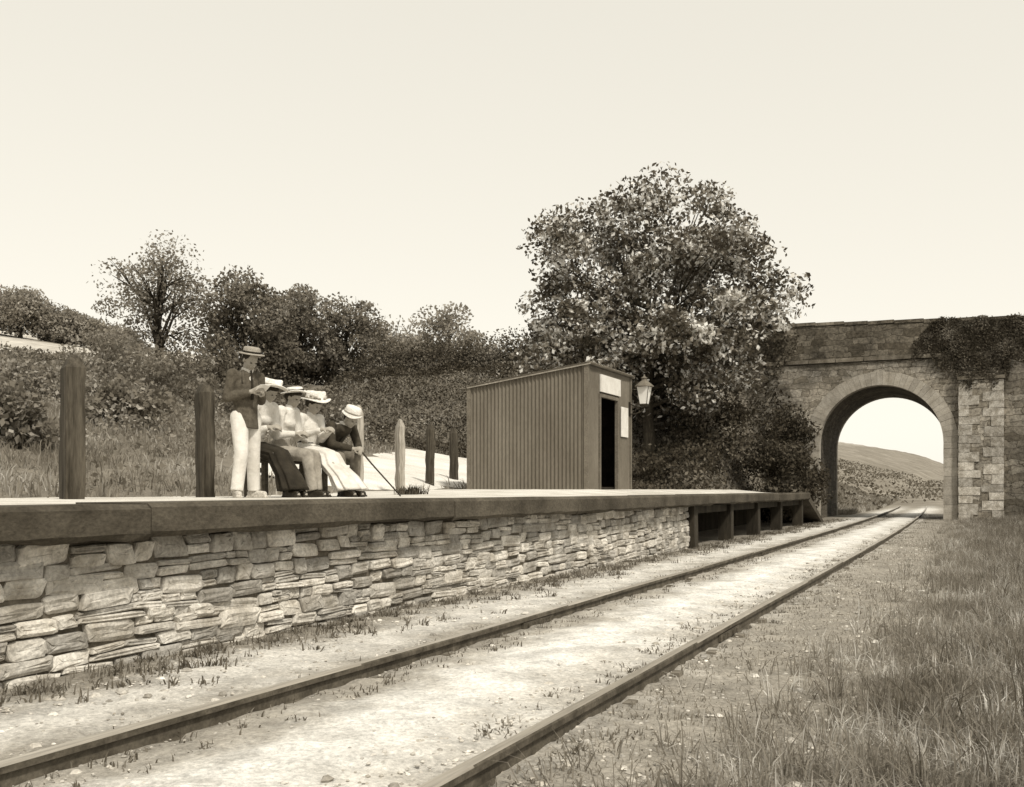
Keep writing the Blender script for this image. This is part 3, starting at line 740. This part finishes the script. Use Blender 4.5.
def person(loc,yaw,label,J,sex,mats,hat,skirt=None,curl=38,hemw=.24):
    root=empty('person',loc,label,'person',rot=(0,0,yaw))
    V3=Vector; g=J
    Mh=Matrix.Translation(V3(g['head']))@Matrix.Rotation(math.radians(g.get('hyaw',0)),4,'Z')@Matrix.Rotation(math.radians(g.get('hpitch',20)),4,'Y')
    a=Acc(); headparts(a,Mh)
    Y=V3((0,1,0)); f=.88 if sex=='w' else 1.0
    nb=V3(g['neck']); a.cap(nb-V3((0,0,.03)),Mh@V3((-.02,0,-.03)),.055*f,.05*f)
    pel=V3(g['pelvis']); ch=V3(g['chest']); waist=pel.lerp(ch,.45)
    a.cap(pel,waist,.105,.09*f,side=Y,fs=1.4); a.cap(waist,ch,.085*f,.11*f,side=Y,fs=1.4); a.cap(ch,nb-V3((0,0,.05)),.105*f,.06,side=Y,fs=1.5)
    arms=[]
    for s,k in ((1,'L'),(-1,'R')):
        sh=V3(g['sh'+k]); el=V3(g['el'+k]); wr=V3(g['wr'+k]); arms.append((s,sh,el,wr))
        a.cap(ch+V3((0,0,.08)),sh,.06,.05); a.cap(sh,el,.05*f,.04*f); a.cap(el,wr,.04*f,.026)
        hand(a,wr,g.get('hd'+k,(wr-el)),g.get('hn'+k,(0,-s,-.3)),-s,curl)
    legs=[]
    for s,k in ((1,'L'),(-1,'R')):
        hp=pel+V3((0,s*.09,-.02)); kn=V3(g['kn'+k]); an=V3(g['an'+k]); toe=V3(g['toe'+k]); legs.append((s,hp,kn,an,toe))
        a.cap(hp,kn,.085,.055); a.cap(kn,an,.055,.037); a.cap(an-V3((.03,0,.03)),toe,.035,.028,n=10)
    obj('body',remesh(a,'body',.0075,[M_skin],3),parent=root)
    for s in (-1,1):
        a=Acc(); a.ell((.0835,s*.03,.006),(.007,.011,.006),Mh,10,6)
        obj('eye',a.mesh('eye',[M_band],True),parent=root)
    a=Acc(); a.ell((-.022,0,.045),(.098,.086,.09),Mh)
    if sex=='w':
        a.ell((-.07,0,.0),(.06,.075,.065),Mh); a.ell((-.105,0,-.005),(.04,.05,.04),Mh); a.ell((.03,0,.075),(.06,.075,.035),Mh)
    else: a.ell((-.06,0,.0),(.045,.068,.055),Mh)
    obj('hair',remesh(a,'hair',.008,[M_hair],2),parent=root)
    a=Acc()
    hem=g['hem']
    if sex=='w':
        a.cap(pel+V3((0,0,.1)),waist,.092,.085,side=Y,fs=1.25,f1=True); a.cap(waist,ch,.088,.112,side=Y,fs=1.28); a.cap(ch,nb-V3((0,0,.04)),.11,.065,side=Y,fs=1.4)
        a.cap(nb-V3((0,0,.03)),nb+V3((.012,0,.035)),.06,.056,f2=True)
        a.ell(tuple(ch+V3((.055,0,-.04))),(.065,.115,.075))
        for s,sh,el,wr in arms:
            a.cap(sh-V3((0,s*.05,0)),sh,.06,.068); a.cap(sh,el,.066,.062); a.cap(el,el.lerp(wr,.93),.06,.034,f2=True)
        obj('blouse',remesh(a,'blouse',.010,[mats['top']],3),parent=root)
    else:
        a.cap(V3(hem),waist,.145,.115,side=Y,fs=1.2,f1=True); a.cap(waist,ch,.115,.128,side=Y,fs=1.38); a.cap(ch,nb-V3((0,0,.06)),.122,.08,side=Y,fs=1.5)
        for s,sh,el,wr in arms:
            a.cap(ch+V3((0,s*.06,.07)),sh,.078,.066); a.cap(sh,el,.064,.055); a.cap(el,el.lerp(wr,.95),.055,.043,f2=True)
        obj('jacket',remesh(a,'jacket',.010,[mats['top']],3),parent=root)
        a=Acc(); up=(nb-ch).normalized()
        fw=V3((1,0,0)); fw=(fw-up*fw.dot(up)).normalized()
        p0=ch+fw*.122-up*.14; p1=nb+fw*.052+up*.01
        rings=[]
        for t in np.linspace(0,1,8):
            c=p0.lerp(p1,t)+fw*.016*math.sin(math.pi*t); w=.008+.06*t
            rings.append([c+Y*w-fw*.03,c+Y*w*.5+fw*.008,c+fw*.014,c-Y*w*.5+fw*.008,c-Y*w-fw*.03])
        a.loft(rings,False,False,False)
        a.tube([nb+V3((.0,0,-.012)),nb+V3((.012,0,.03))],[.072,.066],14)
        obj('shirt',a.mesh('shirt',[M_cotton],True),parent=root)
        a=Acc(); a.tube([p0+fw*.026,p0.lerp(p1,.6)+fw*.034,p1+fw*.02],[.018,.014,.01],8); obj('tie',a.mesh('tie',[M_band],True),parent=root)
        for s in (-1,1):
            a=Acc()
            q0=p0+fw*.02+Y*s*.006; q1=p1+Y*s*.075-fw*.015; mid=q0.lerp(q1,.55)+Y*s*.035+fw*.012
            a.loft([[q0,q0+Y*s*.01,q0+fw*.005],[mid,mid+Y*s*.04-fw*.012,mid+fw*.008],[q1,q1+Y*s*.02-fw*.01,q1+fw*.008]])
            obj('lapel',a.mesh('lapel',[mats['top']],True),parent=root)
    if skirt:
        a=Acc(); n=60
        kn=(V3(g['knL'])+V3(g['knR']))/2; an=(V3(g['anL'])+V3(g['anR']))/2
        hw=hemw
        path=[(pel+V3((-.02,0,.13)),.1,.115,0),(pel+V3((-.0,0,.02)),.135,.165,8),(pel.lerp(kn,.5)+V3((0,0,-.0)),.1,.165,35),(kn+V3((-.02,0,-.01)),.1,.16,60),(kn+V3((.04,0,-.11)),.105,hw*.82,82),
              (kn.lerp(an,.6)+V3((.04,0,0)),.115,hw*.9,92),(V3((an.x+skirt,0,.085)),.14,hw,95)]
        dirs=[V3((0,0,1)),V3((-.5,0,.85)),V3((-.98,0,.15)),V3((-.75,0,.65)),V3((-.2,0,1)),V3((0,0,1)),V3((-.12,0,1))]
        fine=[]
        for i in range(len(path)-1):
            for t in np.linspace(0,1,5,endpoint=False):
                fine.append((path[i][0].lerp(path[i+1][0],t),path[i][1]*(1-t)+path[i+1][1]*t,path[i][2]*(1-t)+path[i+1][2]*t,dirs[i].lerp(dirs[i+1],t).normalized(),(i+t)/(len(path)-1)))
        fine.append((path[-1][0],path[-1][1],path[-1][2],dirs[-1],1.0))
        rings=[]
        for c,rx,ry,dr,tt in fine:
            xa=Y.cross(dr).normalized(); ring=[]
            for k in range(n):
                t=2*math.pi*k/n; fo=1+.12*tt*math.sin(t*9+tt*2)+.06*tt*math.sin(t*14+1)
                ring.append(c+xa*math.cos(t)*rx*fo+Y*math.sin(t)*ry*fo)
            rings.append(ring)
        a.loft(rings,True,True,True); obj('skirt',a.mesh('skirt',[mats['low']],True),parent=root)
        a=Acc(); a.tube([pel+V3((-.02,0,.12)),pel+V3((-.015,0,.16))],[.115,.11],20); obj('belt',a.mesh('belt',[M_band],True),parent=root)
    else:
        a=Acc(); a.cap(pel+V3((0,0,.08)),pel-V3((0,0,.02)),.11,.12,side=Y,fs=1.35)
        for s,hp,kn,an,toe in legs:
            a.cap(hp,kn,.105,.078); a.cap(kn,an+V3((0,0,-.01)),.078,.07,f2=True)
        obj('trousers',remesh(a,'trousers',.011,[mats['low']],3),parent=root)
    for s,hp,kn,an,toe in legs:
        a=Acc(); fd=(toe-an); fd.z=0; fd.normalize(); base=V3((an.x,an.y,0))
        a.cap(base+V3((0,0,.05))-fd*.045,base+V3((0,0,.042))+fd*.15,.04,.034,side=Y,fs=1.0); a.cap(base+V3((0,0,.04)),an+V3((0,0,.03)),.042,.044)
        a.box((-.085,-.035,.0),(.19,.035,.02),Matrix.Translation(base)@Matrix.Rotation(math.atan2(fd.y,fd.x),4,'Z'))
        obj('shoe',remesh(a,'shoe',.008,[mats['shoe']],2),parent=root)
    kind,hm,bandm=hat
    a=Acc(); n=40
    Mt=Mh@Matrix.Translation((-.01,0,.075))@Matrix.Rotation(math.radians(g.get('htilt',-6)),4,'Y')@Matrix.Rotation(math.radians(g.get('hroll',0)),4,'X')
    br_,cr_,chh={'boater':(.15,.096,.08),'wide':(.205,.11,.085),'picture':(.19,.11,.11),'flat':(.175,.1,.065),'soft':(.14,.105,.1)}[kind]
    soft=kind!='boater'
    prof=[(cr_*.9,-.004),(br_*.98,-.02 if kind=='soft' else -.006),(br_,-.015 if kind=='soft' else .0),(br_*.97,-.008 if kind=='soft' else .008),(cr_*1.04,.012),(cr_,.05 if chh>.07 else .03),(cr_*.95,chh*.9),(cr_*.8,chh),(cr_*.3,chh+.004)]
    rings=[]
    for i,(r,z) in enumerate(prof):
        ring=[]
        for k in range(n):
            t=2*math.pi*k/n; wv=(.016*math.sin(2*t+.6+len(label))+.008*math.sin(3*t+len(label))) if (soft and i in (1,2,3)) else 0
            cw=(.014*math.sin(5*t)+.01*math.sin(3*t+1))*(1 if kind in('wide','picture') and i in (5,6,7) else 0)
            ring.append(Mt@V3((r*1.08*math.cos(t)+cw*math.cos(t),r*.95*math.sin(t)+cw*math.sin(t),z+wv+cw*.5)))
        rings.append(ring)
    a.loft(rings); ho=obj('hat',a.mesh('hat',[hm],True),parent=root)
    if kind!='picture':
        a=Acc(); a.loft([[Mt@V3((cr_*q*1.08*math.cos(2*math.pi*k/n),cr_*q*.95*math.sin(2*math.pi*k/n),z)) for k in range(n)] for z,q in ((.013,1.07),(.015,1.12),(.03,1.1),(.034,1.03))],True,False,False)
        obj('hat_band',a.mesh('hat_band',[bandm],True),parent=ho)
    else:
        a=Acc(); gg=random.Random(4)
        for k in range(14):
            t=gg.uniform(-2.4,2.4); a.ell((cr_*1.12*math.cos(t),cr_*1.1*math.sin(t),gg.uniform(.015,.06)),(.026,.026,.02),Mt,8,5)
        obj('hat_trimming',remesh(a,'hat_trimming',.006,[bandm],1),parent=ho)
    return root
JS=dict(pelvis=(-.02,.02,.93),chest=(.0,0,1.27),neck=(.03,0,1.44),head=(.085,0,1.555),hpitch=32,hyaw=-6,shL=(.01,.185,1.38),shR=(.01,-.185,1.39),
 elL=(-.02,.23,1.12),elR=(-.03,-.23,1.12),wrL=(.2,.085,1.17),wrR=(.2,-.07,1.19),hdL=(.8,-.5,.3),hdR=(.8,.45,.3),hnL=(-.2,-.8,.3),hnR=(-.2,.8,.3),hem=(-.02,0,.79),
 knL=(-.02,.12,.49),knR=(.1,-.13,.5),anL=(-.05,.15,.09),anR=(.1,-.19,.09),toeL=(.1,.19,.035),toeR=(.24,-.26,.035),htilt=-20)
pz=.932
person((-7.52,9.06,pz),math.radians(-14),'standing man in grey jacket, white trousers and straw hat, hands raised',JS,'m',dict(top=M_jacket,low=M_flannel,shoe=M_shoew),('boater',M_straw,M_band),curl=45)
def seat(lean=.1,hp=28,hy=0,dz=0,arm=0,kx=0,side=0):
    dz=dz+.09
    return dict(pelvis=(0,0,.575),chest=(lean*.8,side*.5,.88+dz),neck=(lean*1.35,side,1.04+dz),head=(lean*1.35+.06,side*1.2,1.16+dz),hpitch=hp,hyaw=hy,
     shL=(lean*1.1,.16+side,.995+dz),shR=(lean*1.1,-.16+side,.995+dz),elL=(lean*.9+.02,.205,.77),elR=(lean*.9+.0,-.205,.77),
     wrL=(.28+arm,.07,.79+arm*.8),wrR=(.28+arm,-.07,.79+arm*.8),hdL=(.8,-.4,.1),hdR=(.8,.4,.1),hnL=(0,-.6,-.5),hnR=(0,.6,-.5),hem=(0,0,.5),
     knL=(.44,.08,.52),knR=(.44,-.08,.52),anL=(.52+kx,.07,.09),anR=(.55+kx,-.07,.09),toeL=(.68+kx,.08,.035),toeR=(.71+kx,-.08,.035),htilt=-22)
A1=seat(.17,32,-4,.01,.06,.1); A1['hroll']=-5
person((-7.96,9.72,pz),math.radians(-6),'seated woman in white blouse, long dark skirt and broad white hat',A1,'w',dict(top=M_cotton,low=M_skirtd,shoe=M_shoe),('wide',M_hatw,M_bandl),skirt=.04,hemw=.2)
A2_=seat(.1,22,-10,-.01,.0,-.03,-.0); A2_['hroll']=6
person((-7.93,10.22,pz),math.radians(4),'seated woman in white blouse and grey skirt with ribboned flat hat',A2_,'w',dict(top=M_cotton,low=M_skirtg,shoe=M_shoe),('flat',M_hatw,M_band),skirt=.0,hemw=.16)
A3=seat(.03,30,8,-.06,.09,.24,.02); A3['hroll']=4
person((-7.9,10.74,pz),math.radians(-12),'seated woman in white dress and flower trimmed hat, head bowed',A3,'w',dict(top=M_cotton,low=M_skirtw,shoe=M_shoe),('picture',M_hatw,M_bandl),skirt=.05,hemw=.24)
JM=dict(pelvis=(0,0,.575),chest=(.23,0,.85),neck=(.39,0,.96),head=(.5,0,1.03),hpitch=34,shL=(.34,.2,.94),shR=(.34,-.2,.94),elL=(.42,.23,.68),elR=(.4,-.25,.69),
 wrL=(.6,.06,.6),wrR=(.6,-.055,.63),hdL=(.8,-.35,-.1),hdR=(.8,.35,.0),hnL=(-.1,-.8,-.3),hnR=(-.1,.8,-.3),hem=(-.03,0,.52),
 knL=(.45,.15,.53),knR=(.45,-.15,.53),anL=(.42,.15,.09),anR=(.5,-.15,.09),toeL=(.57,.18,.035),toeR=(.65,-.18,.035),htilt=-10)
person((-8.0,11.24,pz),math.radians(-10),'seated man in dark coat and pale hat leaning over a stick',JM,'m',dict(top=M_jacket2,low=M_greytr,shoe=M_shoe),('soft',M_hatw,M_bandl),curl=55)
a=Acc(); a.tube([(0,0,0),(-.45,.02,.42),(-.62,.03,.59),(-.66,.03,.64),(-.7,.03,.655)],[.009,.011,.012,.013,.013],8)
obj('walking_stick',a.mesh('walking_stick',[M_timber],True),(-6.71,11.11,pz+.01),label='thin dark walking stick resting on the platform',category='stick')
a=Acc(); 
for s in (-1,1): a.loft([[(0,0,-.05),(.01,s*.07,-.05),(.012,s*.07,.05),(.002,0,.05)],[(.004,0,-.05),(.014,s*.07,-.05),(.016,s*.07,.05),(.006,0,.05)]])
obj('booklet',a.mesh('booklet',[M_white]),(-7.23,9.0,pz+1.24),label='small open white booklet held by the standing man',category='book',rot=(0,math.radians(55),math.radians(-14)))
# ------------------------------------------------------------------ camera, light, sky
cam=bpy.data.cameras.new('camera'); co=bpy.data.objects.new('camera',cam); COL.objects.link(co)
cam.sensor_width=36; cam.lens=36*1000/1024; cam.shift_y=(490-393.5)/1024; cam.clip_end=5000; cam.clip_start=.05
co.location=(0,0,CAMH); co.rotation_euler=(math.radians(90),0,math.atan2(.419,.908)); scene.camera=co
el=math.radians(50); az=math.radians(128)
sd=Vector((math.sin(az)*math.cos(el),math.cos(az)*math.cos(el),math.sin(el)))
sl_=bpy.data.lights.new('sun','SUN'); sl_.energy=3.5; sl_.angle=math.radians(6); sl_.color=(1,.94,.83)
so=bpy.data.objects.new('sun',sl_); COL.objects.link(so); so.rotation_euler=sd.to_track_quat('Z','Y').to_euler()
w=bpy.data.worlds.new('World'); scene.world=w; w.use_nodes=True; nt=w.node_tree; bg=nt.nodes['Background']
sky=N(nt,'ShaderNodeTexSky',sky_type='NISHITA'); sky.sun_disc=False; sky.sun_elevation=el; sky.sun_rotation=az
bw=N(nt,'ShaderNodeRGBToBW'); nt.links.new(sky.outputs[0],bw.inputs[0])
p=mathn(nt,'POWER',bw.outputs[0],.2)
p=mathn(nt,'MULTIPLY',p,7.45)
cc=N(nt,'ShaderNodeVectorMath',operation='SCALE'); cc.inputs[0].default_value=(1,.955,.84); nt.links.new(p,cc.inputs['Scale'])
nt.links.new(cc.outputs[0],bg.inputs[0]); bg.inputs[1].default_value=.1
